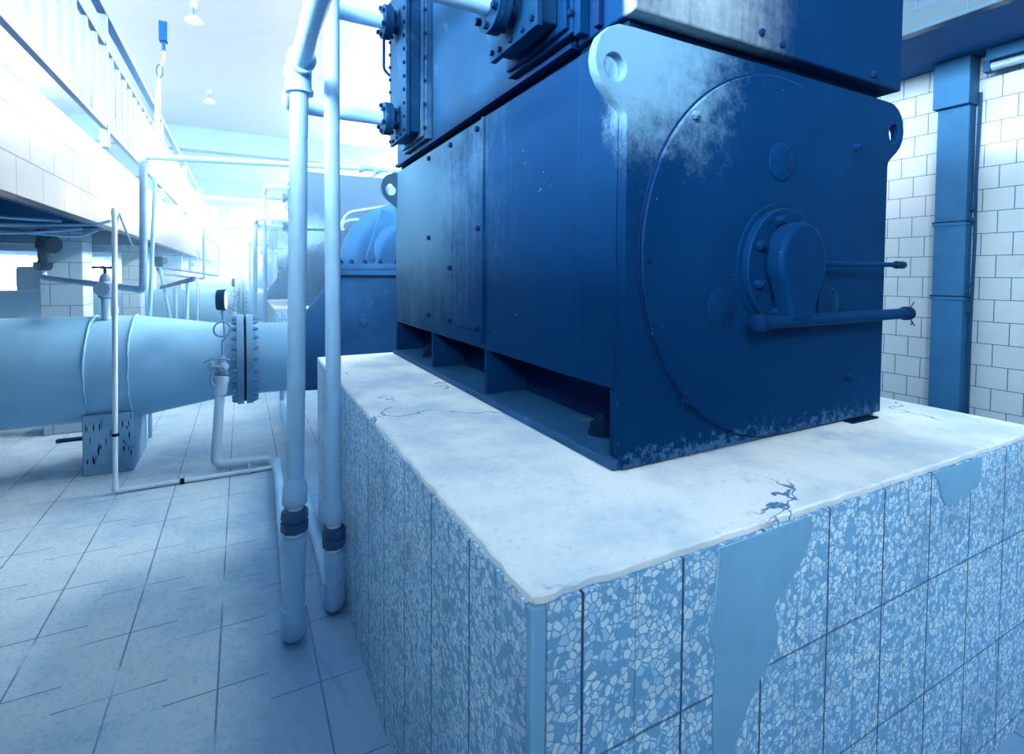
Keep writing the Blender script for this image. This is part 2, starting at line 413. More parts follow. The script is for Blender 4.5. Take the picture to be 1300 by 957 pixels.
# ------------------------------------------------------------------ plinths
def plinth():
    b = (1.5, .72, 0); o = thing('machine_plinth', 'terrazzo clad plinth with pale cement top under the nearest motor', 'plinth', b)
    obj('core', bx(newbm(), .44, .73, 0, 2.55, 3.42, 1.03), 'patch', o)
    bm = newbm(); bx(bm, .46, .718, 0, 2.56, .74, 1.035); obj('terrazzo_front', bm, 'terrazzo', o)
    bm = newbm(); bx(bm, .427, .74, 0, .45, 3.43, 1.035); obj('terrazzo_side', bm, 'terrazzo', o)
    obj('corner_strip', bx(newbm(), .429, .7195, 0, .459, .741, 1.034), 'patch', o, bev=.004)
    # top with a slightly worn, chipped edge
    bm = newbm(); n = 90; rnd = random.Random(3); top = []
    edge = [(.427, 3.43 - (3.43 - .718) * i / n) for i in range(n + 1)] + [(.427 + (2.56 - .427) * i / n, .718) for i in range(1, n + 1)] + [(2.56, 3.43)]
    for i, (x, y) in enumerate(edge):
        c = abs(i - n) < 7; k = rnd.random() * (.006 if not c else .010)
        if i in (0, 2 * n, 2 * n + 1): k = 0
        top.append((x + (k if i < n + 1 else 0), y + (k if i >= n else 0), 1.035))
    prism(bm, top, (0, 0, .02)); obj('cement_top', bm, 'ptop', o, bev=.004, seg=1)
    p1 = [(.876, 1.034), (1.19, 1.034), (1.194, .995), (1.165, .94), (1.115, .892), (1.075, .868), (1.063, .855), (1.078, .8), (1.073, .752), (1.03, .715), (.985, .66), (.93, .56), (.9, .5), (.872, .56), (.866, .7), (.872, .8), (.85, .86), (.866, .92)]
    obj('cement_patch', prism(newbm(), [(x, .7178, z) for x, z in p1], (0, -.004, 0)), 'patch', o, bev=.002, seg=1)
    p2 = [(1.759, 1.034), (2.064, 1.034), (2.065, .97), (2.04, .94), (1.938, .934), (1.90, .915), (1.841, .922), (1.81, .96), (1.794, 1.002)]
    obj('cement_patch', prism(newbm(), [(x, .7178, z) for x, z in p2], (0, -.004, 0)), 'patch', o, bev=.002, seg=1)
    return o
pn = plinth()
repeat(pn, ['second plinth down the row, under the second motor', 'third plinth down the row, half hidden behind the riser pipes', 'farthest plinth at the end of the row'], group='machine plinths in a row', skip=('cement_patch',))

# ------------------------------------------------------------------ motors
XA, XB, YF, YR, ZB, ZT = .925, 2.215, 1.077, 3.37, 1.056, 2.265
def motor():
    b = (1.57, YF, ZB); o = thing('electric_motor', 'large dark blue electric motor nearest the camera, round end cover facing front', 'motor', b)
    # base: bottom plate, ribs, recessed web
    obj('base_plate', bx(newbm(), XA - .022, YF + .012, ZB, XB - .02, YR, ZB + .028), 'base_dust', o, bev=.004)
    obj('shim', bx(newbm(), 1.99, YF - .022, ZB, 2.16, YF + .011, ZB + .006), 'black', o)
    obj('base_web', bx(newbm(), XA + .19, YF + .03, ZB + .03, XB - .19, YR - .03, 1.272), 'motor_dark', o)
    for y in (1.11, 1.945, 2.63, 3.34):
        obj('base_rib', bx(newbm(), XA + .001, y, ZB + .03, XA + .19, y + .022, 1.272), 'motor', o, bev=.002)
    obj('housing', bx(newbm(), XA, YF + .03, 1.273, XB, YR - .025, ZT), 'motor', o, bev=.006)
    # end plates with lifting lugs
    def endplate(y, t):
        bm = newbm(); hz = 2.148
        # outline of a lug beside the top corner: (outward, height)
        L = [(.0, 2.010), (.001, 2.024), (.008, 2.040), (.030, 2.057), (.060, 2.078), (.086, 2.103), (.102, 2.132), (.107, 2.160), (.103, 2.192), (.090, 2.222), (.066, 2.246), (.030, 2.262)]
        out = [(XA, ZB + .004), (XB, ZB + .014)] + [(XB + a, b_) for a, b_ in L] + [(XB - .02, ZT), (XA + .02, ZT)] + [(XA - a, b_) for a, b_ in L[::-1]]
        prism(bm, [(x, y, z) for x, z in out], (0, t, 0))
        e = obj('end_plate', bm, 'motor', o)
        for cx in (XA - .040, XB + .040):
            c = newbm(); cyl(c, (cx, y - .1, hz), (cx, y + t + .1, hz), .037, 32)
            cm = bpy.data.meshes.new('cut'); bmesh.ops.recalc_face_normals(c, faces=c.faces[:]); c.to_mesh(cm); c.free(); cm.transform(Matrix.Translation(-Vector(b)))
            co = bpy.data.objects.new('cut', cm); COL.objects.link(co)
            md = e.modifiers.new('hole', 'BOOLEAN'); md.object = co; md.operation = 'DIFFERENCE'; md.solver = 'EXACT'
            co.location = (0, 0, 0)
            co.parent = o
            dg = bpy.context.evaluated_depsgraph_get(); dg.update()
            me = bpy.data.meshes.new_from_object(e.evaluated_get(dg)); e.modifiers.clear(); e.data = me
            bpy.data.objects.remove(co)
        for p in e.data.polygons: p.use_smooth = True
        e.data.set_sharp_from_angle(angle=math.radians(35))
        bv = e.modifiers.new('bevel', 'BEVEL'); bv.width = .003; bv.segments = 2; bv.limit_method = 'ANGLE'; bv.angle_limit = math.radians(50)
        return e
    endplate(YF, .032); endplate(YR - .027, .027)
    # welded strip behind the front plate, left side
    obj('side_strip', bx(newbm(), XA - .004, YF + .033, 1.28, XA + .01, 1.292, ZT - .004), 'motor', o, bev=.002)
    # inspection cover on the long side
    bm = newbm(); bx(bm, XA - .008, 1.99, 1.345, XA + .005, 2.69, 2.245); cv = obj('inspection_cover', bm, 'motor', o, bev=.003)
    bm = newbm(); bx(bm, XA - .014, 1.965, 1.30, XA + .002, 1.985, ZT - .004); obj('cover_strip', bm, 'motor', o, bev=.003)
    for y, z in ((2.338, 2.222), (2.66, 2.222), (2.66, 1.792), (2.344, 1.626), (2.024, 2.222), (2.015, 1.794), (2.66, 1.368), (2.342, 1.364), (2.02, 1.36)):
        obj('bolt', hexa(newbm(), (XA - .008, y, z), (-1, 0, 0), .013, .016), 'motor_bolt', cv)
    # round end cover
    cx, cz = 1.555, 1.655
    bm = newbm(); lathe(bm, (cx, YF, cz), (0, -1, 0), [(-.005, .58), (.010, .58), (.014, .576), (.014, .05)], 128); ec = obj('end_cover', bm, 'motor', o)
    bm = newbm(); tube(bm, [(cx + .583 * math.cos(2 * PI * k / 128), YF - .002, cz + .583 * math.sin(2 * PI * k / 128)) for k in range(129)], .0035, 6); obj('cover_groove', bm, 'motor_dark', ec)
    for dx, dz in ((-.395, .40), (.405, .405), (-.405, -.425), (.40, -.425)):
        bm = newbm(); lathe(bm, (cx + dx, YF - .012, cz + dz), (0, -1, 0), [(0, .019), (.004, .019), (.004, .0001)], 20); hexa(bm, (cx + dx, YF - .016, cz + dz), (0, -1, 0), .013, .014); cyl(bm, (cx + dx, YF - .028, cz + dz), (cx + dx, YF - .04, cz + dz), .007, 12); obj('bolt', bm, 'motor', ec)
    for a in (90, 210, 330):
        px, pz = cx + .31 * math.cos(math.radians(a)), cz + .31 * math.sin(math.radians(a))
        bm = newbm(); lathe(bm, (px, YF - .012, pz), (0, -1, 0), [(0, .062), (.006, .062), (.008, .059), (.008, .01)], 48); pc = obj('port_cover', bm, 'motor', ec)
        for q in (60, 180, 300):
            obj('screw', hexa(newbm(), (px + .047 * math.cos(math.radians(q)), YF - .019, pz + .047 * math.sin(math.radians(q))), (0, -1, 0), .006, .006), 'motor', pc)
    obj('plug', cyl(newbm(), (1.0, YF - .012, 1.635), (1.0, YF - .017, 1.635), .008, 16), 'black', ec)
    # bearing housing
    bcx, bcz = 1.553, 1.625
    bm = newbm(); lathe(bm, (bcx, YF - .012, bcz), (0, -1, 0), [(0, .205), (.012, .205), (.012, .188), (.03, .188), (.034, .184), (.034, .05)], 64); rg = obj('bearing_ring', bm, 'motor', o)
    for k in range(8):
        a = 2 * PI * (k + .45) / 8; px, pz = bcx + .155 * math.cos(a), bcz + .155 * math.sin(a)
        bm = newbm(); hexa(bm, (px, YF - .045, pz), (0, -1, 0), .015, .018); cyl(bm, (px, YF - .06, pz), (px, YF - .072, pz), .008, 10); obj('nut', bm, 'motor', rg)
    for k in range(4):
        a = 2 * PI * (k + .15) / 4 + .35; obj('screw', cyl(newbm(), (bcx + .17 * math.cos(a), YF - .045, bcz + .17 * math.sin(a)), (bcx + .17 * math.cos(a), YF - .049, bcz + .17 * math.sin(a)), .006, 12), 'black', rg)
    # cap: round above with a neck running down to the oil pipe
    ccx, ccz = 1.545, 1.645; poly = []
    for k in range(33):
        a = -.62 + (PI + 1.24) * k / 32; poly.append((ccx + .112 * math.cos(a), ccz + .118 * math.sin(a)))
    poly += [(ccx - .062, 1.50), (ccx - .058, 1.455), (ccx + .058, 1.455), (ccx + .062, 1.50)]
    bm = newbm(); prism(bm, [(x, YF - .046, z) for x, z in poly], (0, -.066, 0)); obj('bearing_cap', bm, 'motor', rg, bev=.016, seg=4)
    bm = newbm(); tube(bm, [(1.355, .99, 1.457), (1.43, .99, 1.457), (2.19, .985, 1.462)], .0195, 20); oil = obj('oil_pipe', bm, 'motor', o)
    bm = newbm(); lathe(bm, (1.35, .99, 1.457), (1, 0, 0), [(0, .02), (.004, .027), (.03, .027), (.034, .021)], 20); obj('pipe_plug', bm, 'motor_dark', oil)
    bm = newbm(); lathe(bm, (2.165, .985, 1.462), (1, 0, 0), [(0, .0205), (.004, .025), (.03, .025), (.036, .019), (.04, .012)], 20); cap = obj('end_cap', bm, 'black', oil)
    for d in ((.004, -.006, -.035), (-.008, -.01, -.03), (.002, -.004, .034)): obj('wire_tie', tube(newbm(), [(2.175, .97, 1.462 + math.copysign(.02, d[2])), (2.175 + d[0], .968 + d[1], 1.462 + d[2]), (2.175 + 3 * d[0], .966 + d[1], 1.462 + d[2] * 1.3)], .0018, 6), 'black', cap)
    bm = newbm(); cyl(bm, (1.65, 1.0, 1.637), (2.15, .985, 1.640), .0085, 14); rod = obj('sensor_rod', bm, 'motor', o)
    bm = newbm(); lathe(bm, (2.10, .9865, 1.6397), (1, 0, 0), [(0, .009), (.004, .014), (.05, .014), (.06, .008)], 14); obj('rod_tip', bm, 'black', rod)
    bm = newbm(); tube(bm, bend([(1.71, 1.02, 1.475), (1.71, 1.02, 1.56), (1.755, 1.02, 1.575)], .04), .006, 10); obj('vent_tube', bm, 'motor', rod)
    # hold-down bolts
    for y in (1.30, 3.0):
        bm = newbm(); lathe(bm, (1.035, y, ZB + .028), (0, 0, 1), [(0, .047), (.008, .047), (.008, .02)], 28); hexa(bm, (1.035, y, ZB + .036), (0, 0, 1), .04, .036); cyl(bm, (1.035, y, ZB + .07), (1.035, y, ZB + .10), .022, 20)
        obj('anchor_bolt', bm, 'black', o)
    # hood and heat exchanger above
    obj('hood_gap', bx(newbm(), XA + .03, YF + .03, ZT, XB - .03, YR - .03, 2.302), 'black', o)  # near-black colour paints in the shade of the recess under the hood
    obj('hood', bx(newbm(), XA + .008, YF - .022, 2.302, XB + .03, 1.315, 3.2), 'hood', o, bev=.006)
    for x in (1.43, 1.53, 2.05): obj('bolt', hexa(newbm(), (x, YF - .022, 2.345 if x < 1.5 else 2.33), (0, -1, 0), .011, .012), 'motor_bolt', o.children[-1] if o.children[-1].name.startswith('hood') and 'gap' not in o.children[-1].name else [c for c in o.children if c.name.split('.')[0] == 'hood'][0])
    ck = obj('cooler', bx(newbm(), XA, 1.32, 2.30, XB, YR - .03, 3.2), 'cooler', o, bev=.006)
    obj('cooler_seal', bx(newbm(), XA - .014, 1.32, 2.296, XA + .02, YR - .03, 2.312), 'motor_dark', ck)
    # vertical edge flange beside the hood
    obj('edge_flange', bx(newbm(), XA - .03, 1.255, 2.312, XA + .005, 1.285, 3.19), 'motor', ck, bev=.003)
    obj('edge_flange', bx(newbm(), XA - .012, 1.19, 2.312, XA + .01, 1.215, 3.19), 'motor_dark', ck, bev=.003)
    for (y0, y1) in ((1.33, 1.65), (2.69, 3.02)):
        bm = newbm(); bx(bm, XA - .035, y0 - .045, 2.325, XA - .001, y1 + .05, 3.195); bx(bm, XA - .05, y0 - .03, 2.34, XA - .035, y1 + .035, 3.19)
        wf = obj('water_box_flange', bm, 'motor', o, bev=.003)
        bm = newbm(); bx(bm, .815, y0 + .012, 2.365, XA - .05, y1 - .012, 3.18); wb = obj('water_box', bm, 'cooler', o, bev=.006)
        cp = obj('water_box_cover', bx(newbm(), .793, y0, 2.345, .815, y1, 3.19), 'cooler', o, bev=.003)
        for yy in (y0 + .022, y1 - .022):
            for k in range(12):
                obj('bolt', hexa(newbm(), (.793, yy, 2.372 + .072 * k), (-1, 0, 0), .0095, .012), 'motor_bolt', cp)
        for k in range(1, 4): obj('bolt', hexa(newbm(), (.793, y0 + (y1 - y0) * k / 4, 2.362), (-1, 0, 0), .0095, .012), 'motor_bolt', cp)
        for k in range(7): obj('bolt', hexa(newbm(), (XA - .043, y0 - .04, 2.38 + .125 * k), (0, -1, 0), .010, .012), 'motor_bolt', wf)
        ym = (y0 + y1) / 2
        for z in (2.46, 2.99):
            bm = newbm(); lathe(bm, (.793, ym, z), (-1, 0, 0), [(0, .05), (.04, .05), (.04, .088), (.06, .088), (.06, .03)], 36); nz = obj('nozzle', bm, 'cooler', o)
            for k in range(6):
                a = 2 * PI * (k + .5) / 6; obj('bolt', hexa(newbm(), (.754, ym + .072 * math.cos(a), z + .072 * math.sin(a)), (1, 0, 0), .011, .016), 'motor_bolt', nz)
    # wiring conduit by the far water box
    bm = newbm(); tube(bm, bend([(.76, 3.03, 2.98), (.76, 3.035, 2.80), (.80, 3.035, 2.77)], .05), .008, 10); obj('vent_tube', bm, 'motor', o)
    return o
mo = motor()
repeat(mo, ['second motor down the row, seen between the pale riser pipes', 'third motor down the row, small and hazy', 'farthest motor in the row'], group='electric motors in a row', skip=('bolt', 'screw', 'plug', 'wire_tie', 'cover_groove') if False else ('screw', 'wire_tie'))

# ------------------------------------------------------------------ pumps
PY = 5.25
def ring(cx, cy, z, rx, ry, n=48): return [(cx + rx * math.cos(2 * PI * k / n), cy + ry * math.sin(2 * PI * k / n), z) for k in range(n)]
def pump():
    o = thing('split_case_pump', 'blue split case pump behind the nearest motor', 'pump', (1.5, PY, 0))
    obj('pedestal', bx(newbm(), 1.0, 4.75, 0, 2.0, 5.75, .42), 'conc', o, bev=.01)
    pts = ring(1.5, PY, 1.57, .69, .60) + [(.50, PY + .345 * math.cos(2 * PI * k / 40), .80 + .345 * math.sin(2 * PI * k / 40)) for k in range(40)]
    pts += [(1.5 + .62 * math.cos(a) * math.cos(e), PY + .5 * math.sin(a) * math.cos(e), 1.0 - .58 * math.sin(e)) for a in [2 * PI * k / 32 for k in range(32)] for e in [PI / 2 * q / 6 for q in range(7)]]
    low = obj('lower_casing', hull(newbm(), pts), 'pump', o, ang=28)
    bm = newbm(); lathe(bm, (1.03, 4.83, 1.16), (-.35, -.85, -.3), [(0, .038), (.085, .038), (.095, .025)], 20); obj('drain_boss', bm, 'pump', low)
    bm = newbm()
    prism(bm, ring(1.5, PY, 1.575, .77, .70), (0, 0, .052)); prism(bm, ring(1.5, PY, 1.63, .77, .70), (0, 0, .052))
    fl = obj('split_flange', bm, 'pump', o, bev=.005)
    for k in range(30):
        a = 2 * PI * k / 30; x, y = 1.5 + .725 * math.cos(a), PY + .655 * math.sin(a)
        bm = newbm(); hexa(bm, (x, y, 1.682), (0, 0, 1), .022, .026); cyl(bm, (x, y, 1.70), (x, y, 1.722), .011, 10); obj('bolt', bm, 'motor_bolt', fl)
    # upper casing: big volute arch and the smaller suction dome beside it
    def arch(y, w, R, zc, n=28):
        bm = newbm(); rows = []
        for i in range(n + 1):
            a = PI * i / n; row = []
            for q in range(13):
                b = PI * q / 12; rr = R * (.78 + .22 * math.sin(b)); row.append(bm.verts.new((1.5 - rr * math.cos(a), y - w * math.cos(b), zc + rr * 1.02 * math.sin(a))))
            rows.append(row)
        for r0, r1 in zip(rows, rows[1:]):
            for q in range(12): bm.faces.new((r0[q], r0[q + 1], r1[q + 1], r1[q]))
        for side in (0, 12):
            c = bm.verts.new((1.5, y - w * math.cos(PI * side / 12), zc))
            for r0, r1 in zip(rows, rows[1:]): bm.faces.new((r0[side], r1[side], c))
        return bm
    up = obj('upper_casing', arch(PY, .30, .63, 1.682), 'pump', o, ang=60)
    obj('suction_dome', arch(PY - .34, .18, .44, 1.682), 'pump', o, ang=60)
    bm = newbm(); prism(bm, [(1.02, PY - .5, 1.72), (1.16, PY - .5, 1.72), (1.38, PY - .32, 2.16), (1.22, PY - .28, 2.22)], (0, .05, 0)); obj('casing_rib', bm, 'pump', up, bev=.004)
    bm = newbm(); tube(bm, bend([(.90, PY - .08, 2.02), (.86, PY - .1, 2.06), (.93, PY - .1, 2.19), (1.25, PY - .1, 2.26), (1.6, PY - .1, 2.34)], .06), .012, 10); tube(bm, bend([(.90, PY + .0, 2.02), (.90, PY - .02, 2.1), (1.0, PY - .02, 2.13), (1.2, PY - .02, 2.14)], .06), .012, 10)
    obj('vent_pipe', bm, 'riser', o)
    return o
pu = pump()
repeat(pu, ['second pump down the row, beyond the second motor', 'third pump down the row, far off', 'last pump, at the far end of the row'], group='pumps in a row', skip=())

# ------------------------------------------------------------------ water mains
PZ, PR = .797, .428
def main():
    o = thing('water_main_pipe', 'wide pale blue water main nearest the camera, with cone and bolted flange', 'pipe', (-.8, PY, 0))
    bm = newbm(); cyl(bm, (-5.9, PY, PZ), (-.80, PY, PZ), PR, 72); obj('pipe_barrel', bm, 'pipe', o)
    bm = newbm(); lathe(bm, (-.80, PY, PZ), (1, 0, 0), [(0, PR), (.03, PR - .003), (.68, .328), (.72, .325), (.78, .325)], 72); obj('reducer_cone', bm, 'pipe', o)
    bm = newbm(); lathe(bm, (.04, PY, PZ), (1, 0, 0), [(0, .325), (.455, .325)], 72); obj('outlet_barrel', bm, 'pipe', o)
    for x in (-1.075, -.80):
        rnd = random.Random(int(x * 100)); bm = newbm(); n = 120
        r = PR + .002
        tube(bm, [(x + rnd.uniform(-.004, .004), PY + r * math.cos(2 * PI * k / n), PZ + r * math.sin(2 * PI * k / n)) for k in range(n + 1)], [rnd.uniform(.006, .0115) for k in range(n + 1)], 8)
        obj('weld_seam', bm, 'pipe', o)
    for x0, s in ((-.045, 1), (.030, 1)):
        bm = newbm(); lathe(bm, (x0, PY, PZ), (1, 0, 0), [(0, .33), (.0, .41), (.055, .41), (.055, .33)], 72); f = obj('flange', bm, 'pipe_flange', o, bev=.003)
        out = x0 < 0
        for k in range(24):
            a = 2 * PI * (k + .5) / 24; y, z = PY + .375 * math.cos(a), PZ + .375 * math.sin(a)
            bm = newbm(); hexa(bm, (x0 if out else x0 + .055, y, z), (-1 if out else 1, 0, 0), .021, .028); cyl(bm, (x0 - .026 if out else x0 + .08, y, z), (x0 - .042 if out else x0 + .096, y, z), .012, 10); obj('bolt', bm, 'pipe_flange', f)
    bm = newbm(); lathe(bm, (.0105, PY, PZ), (1, 0, 0), [(0, .385), (.019, .385)], 60); obj('gasket', bm, 'black', o)
    return o
mp = main()
repeat(mp, ['second water main down the row, crossing behind the nearest one', 'third water main down the row, small in the distance', 'last water main, at the far end of the row'], group='water mains in a row')

def block():
    o = thing('pipe_support', 'weathered grey concrete block under the nearest water main', 'block', (-.95, 5.23, 0))
    bm = newbm(); x0, x1, y0, y1 = -1.112, -.784, 4.93, 5.54
    poly = [(x0, y0, 0), (x0, y1, 0), (x0, y1, .505)]
    n = 20
    for k in range(n + 1):
        y = 5.545 - (5.545 - 4.955) * k / n
        z = min(.505, PZ - math.sqrt(max(0, (PR + .004) ** 2 - (y - PY) ** 2))) if abs(y - PY) < PR else .505
        poly.append((x0, min(y, y1), z))
    poly.append((x0, y0, .48))
    prism(bm, poly, (x1 - x0, 0, 0)); obj('block_body', bm, 'conc', o, bev=.012)
    rnd = random.Random(5); 
    for i in range(26):
        x = rnd.choice((rnd.uniform(-1.09, -.93), rnd.uniform(-.86, -.80))); z = rnd.uniform(.05, .42); h = rnd.uniform(.025, .09); w = rnd.uniform(.003, .008)
        bm = newbm(); prism(bm, [(x, y0 - .0015, z), (x + w, y0 - .0015, z + h * .4), (x + w * .6, y0 - .0015, z + h), (x - w * .6, y0 - .0015, z + h * .7)], (0, .003, 0)); obj('surface_pit', bm, 'black', o)
    return o
bl = block()
repeat(bl, ['concrete block under the second water main', 'concrete block under the third water main'], group='concrete pipe supports', skip=('surface_pit',))

# ------------------------------------------------------------------ cooling risers
def coupling(parent, base, axis, R, r):
    b = Vector(base); ax = Vector(axis).normalized()
    bm = newbm(); lathe(bm, b + ax * .165, ax, [(0, r * 1.02), (.006, r * 1.36), (.012, r * 1.42), (.085, r * 1.34), (.10, r * 1.12), (.115, r * 1.05)], 28); obj('socket', bm, 'riser', parent)
    bm = newbm(); lathe(bm, b + ax * .148, ax, [(0, r * .95), (.018, r * .95)], 24); obj('seal_ring', bm, 'ptfe', parent)
    bm = newbm(); lathe(bm, b + ax * .055, ax, [(0, r * 1.1), (.0, r * 1.5), (.04, r * 1.55), (.044, r * 1.25), (.05, r * 1.25), (.053, r * 1.52), (.088, r * 1.45), (.093, r * 1.1)], 8); obj('union_nut', bm, 'riser_dark', parent)
    bm = newbm(); lathe(bm, b + ax * .035, ax, [(0, r * 1.0), (.02, r * 1.0)], 24); obj('seal_ring', bm, 'ptfe', parent)
    bm = newbm(); lathe(bm, b - ax * .065, ax, [(0, r * 1.3), (.085, r * 1.42), (.098, r * 1.36), (.1, r * .9)], 28); obj('socket', bm, 'riser', parent)
def riser(name_label, base, top, zc, yn, yf, r, floor_pts, head_r):
    base = Vector(base); top = Vector(top); ax = (top - base).normalized()
    o = thing('cooling_riser', name_label, 'pipe', (base.x, base.y, 0))
    d = (zc - .10) / ax.z
    up = base + ax * ((zc + .10 - base.z) / ax.z)
    bm = newbm(); cyl(bm, up, top - ax * .02, r, 28); obj('riser_tube', bm, 'riser', o)
    bm = newbm(); lw = base + ax * ((zc - .12 - base.z) / ax.z)
    tube(bm, [base + ax * .06, lw + ax * .08], r * 1.25, 28); obj('lower_tube', bm, 'riser', o)
    coupling(o, base + ax * ((zc - .06 - base.z) / ax.z), ax, 0, r)
    # floor elbow and floor run
    bm = newbm(); tube(bm, bend([base + ax * .12, base, base + Vector((.0, .12, 0))], .05), r * 1.42, 28); obj('floor_elbow', bm, 'riser', o)
    bm = newbm(); tube(bm, bend([base + Vector((0, .08, 0))] + floor_pts, .06), r * .86, 24); obj('floor_tube', bm, 'riser', o)
    # tee and header
    bm = newbm(); cyl(bm, top - ax * .10, top, r * 1.32, 28); cyl(bm, top + Vector((0, -.075, 0)), top + Vector((0, .075, 0)), head_r * 1.3, 28)
    for p, q in ((top - ax * .10, top - ax * .115), (top + Vector((0, -.07, 0)), top + Vector((0, -.085, 0))), (top + Vector((0, .07, 0)), top + Vector((0, .085, 0)))): cyl(bm, p, q, head_r * 1.45, 28)
    obj('tee', bm, 'riser', o)
    for y in (yn, yf):
        bm = newbm(); tube(bm, bend([(top.x, top.y + math.copysign(.07, y - top.y), top.z), (top.x, y, top.z), (.705, y, top.z)], .07, 8), head_r, 26); h = obj('header_branch', bm, 'riser', o)
        bm = newbm(); lathe(bm, (.703, y, top.z), (1, 0, 0), [(0, head_r * 1.1), (.006, .088), (.028, .088), (.028, .03)], 36); f = obj('pipe_flange', bm, 'cooler', o)
        for k in range(6):
            a = 2 * PI * (k + .5) / 6; obj('bolt', hexa(newbm(), (.706, y + .07 * math.cos(a), top.z + .07 * math.sin(a)), (-1, 0, 0), .012, .016), 'motor_bolt', f)
    return o
r1 = riser('left pale blue riser pipe with tee, standing nearest the aisle', (.182, 2.30, .05), (.224, 2.30, 2.46), .505, 1.49, 2.855, .0365, [(.21, 3.4, .05), (.237, 4.50, .05)], .0385)
r2 = riser('right pale blue riser pipe rising out of view beside the plinth', (.370, 2.42, .05), (.371, 2.42, 2.99), .335, 1.49, 2.855, .034, [(.375, 4.5, .05), (.41, 6.5, .05), (.41, 6.5, .22), (.60, 6.52, .22)], .0385)
repeat(r1, ['left riser pipe of the second motor, far down the aisle', 'left riser pipe of the third motor, tiny in the distance'], group='left riser pipes')
repeat(r2, ['right riser pipe of the second motor, far down the aisle', 'right riser pipe of the third motor, tiny in the distance'], group='right riser pipes')

# white drain pipe with valve in front of the main, and its floor elbow run
def drain():
    o = thing('drain_pipe', 'white plastic drain pipe with valve in front of the main flange', 'pipe', (-.2, 4.63, 0))
    bm = newbm(); tube(bm, bend([(-.165, 4.78, .66), (-.205, 4.62, .055), (.19, 4.545, .055)], .07, 8), .036, 24); obj('drain_tube', bm, 'pvc', o)
    bm = newbm(); lathe(bm, (-.171, 4.76, .58), (.061, .25, .96), [(0, .038), (.004, .05), (.1, .055), (.12, .062), (.15, .06), (.155, .04)], 24); obj('tube_socket', bm, 'pvc', o)
    bm = newbm(); lathe(bm, (-.158, 4.80, .735), (.03, .1, .99), [(0, .035), (.01, .05), (.03, .05), (.035, .036), (.06, .036), (.065, .055), (.09, .055), (.095, .035), (.13, .03), (.16, .02)], 8); lathe(bm, (-.15, 4.80, .80), (0, 1, 0), [(-.07, .02), (-.04, .045), (.04, .045), (.06, .03)], 12); v = obj('valve_body', bm, 'brass', o)
    bm = newbm(); cyl(bm, (-.15, 4.77, .81), (-.22, 4.72, .83), .012, 12); lathe(bm, (-.215, 4.72, .83), (-.7, -.5, .2), [(0, .035), (.015, .04), (.03, .03)], 8); tube(bm, [(-.28, 4.74, .86), (-.22, 4.72, .90), (-.14, 4.73, .885), (-.10, 4.75, .87)], .009, 8); obj('valve_handle', bm, 'grey_pipe', v)
    bm = newbm(); tube(bm, bend([(-.215, 4.74, .80), (-.235, 4.72, .70), (-.20, 4.72, .66)], .04), .012, 8); obj('valve_spout', bm, 'grey_pipe', v)
    return o
dp = drain(); repeat(dp, ['white drain pipe with valve at the second main'], group='white drain pipes')
def gauge():
    o = thing('pressure_gauge', 'dark pressure gauge on a looped siphon tube above the drain valve', 'gauge', (-.145, 4.81, .89))
    pts = [(-.148, 4.82, .89), (-.146, 4.82, 1.0)] + [(-.143 - .055 * math.cos(a + PI) - .03, 4.81 + .012 * math.sin(a), 1.115 + .062 * math.sin(a - PI / 2 + .2)) for a in [0]] 
    loop = [(-.150, 4.815, .912), (-.150, 4.815, 1.02)]
    for k in range(25):
        a = -PI / 2 + 2 * PI * k / 24 * 1.0; loop.append((-.150 + .055 * math.cos(a), 4.815 - .012 + .024 * k / 24, 1.12 + .058 * math.sin(a)))
    loop = loop[:2] + [(-.125, 4.805, 1.05)] + [(-.150 + .06 * math.cos(a), 4.80 + .001 * i, 1.12 + .062 * math.sin(a)) for i, a in enumerate([-1.0 + 6.0 * k / 26 for k in range(27)])] + [(-.14, 4.83, 1.2), (-.145, 4.83, 1.26)]
    bm = newbm(); tube(bm, loop, .008, 10); obj('siphon_tube', bm, 'grey_pipe', o)
    bm = newbm(); lathe(bm, (-.145, 4.83, 1.25), (0, 0, 1), [(0, .014), (.03, .014), (.03, .01)], 12); obj('gauge_stem', bm, 'brass', o)
    bm = newbm(); lathe(bm, (-.185, 4.83, 1.365), (1, -.12, 0), [(0, .082), (.012, .086), (.045, .086), (.055, .09), (.065, .088), (.065, .078), (.058, .078)], 36); obj('gauge_case', bm, 'darkpipe', o)
    bm = newbm(); lathe(bm, (-.122, 4.823, 1.365), (1, -.12, 0), [(0, .077), (.003, .077)], 36); obj('gauge_face', bm, 'ptfe', o)
    return o
ga = gauge(); repeat(ga, ['small dark pressure gauge above the second main'], group='pressure gauges')

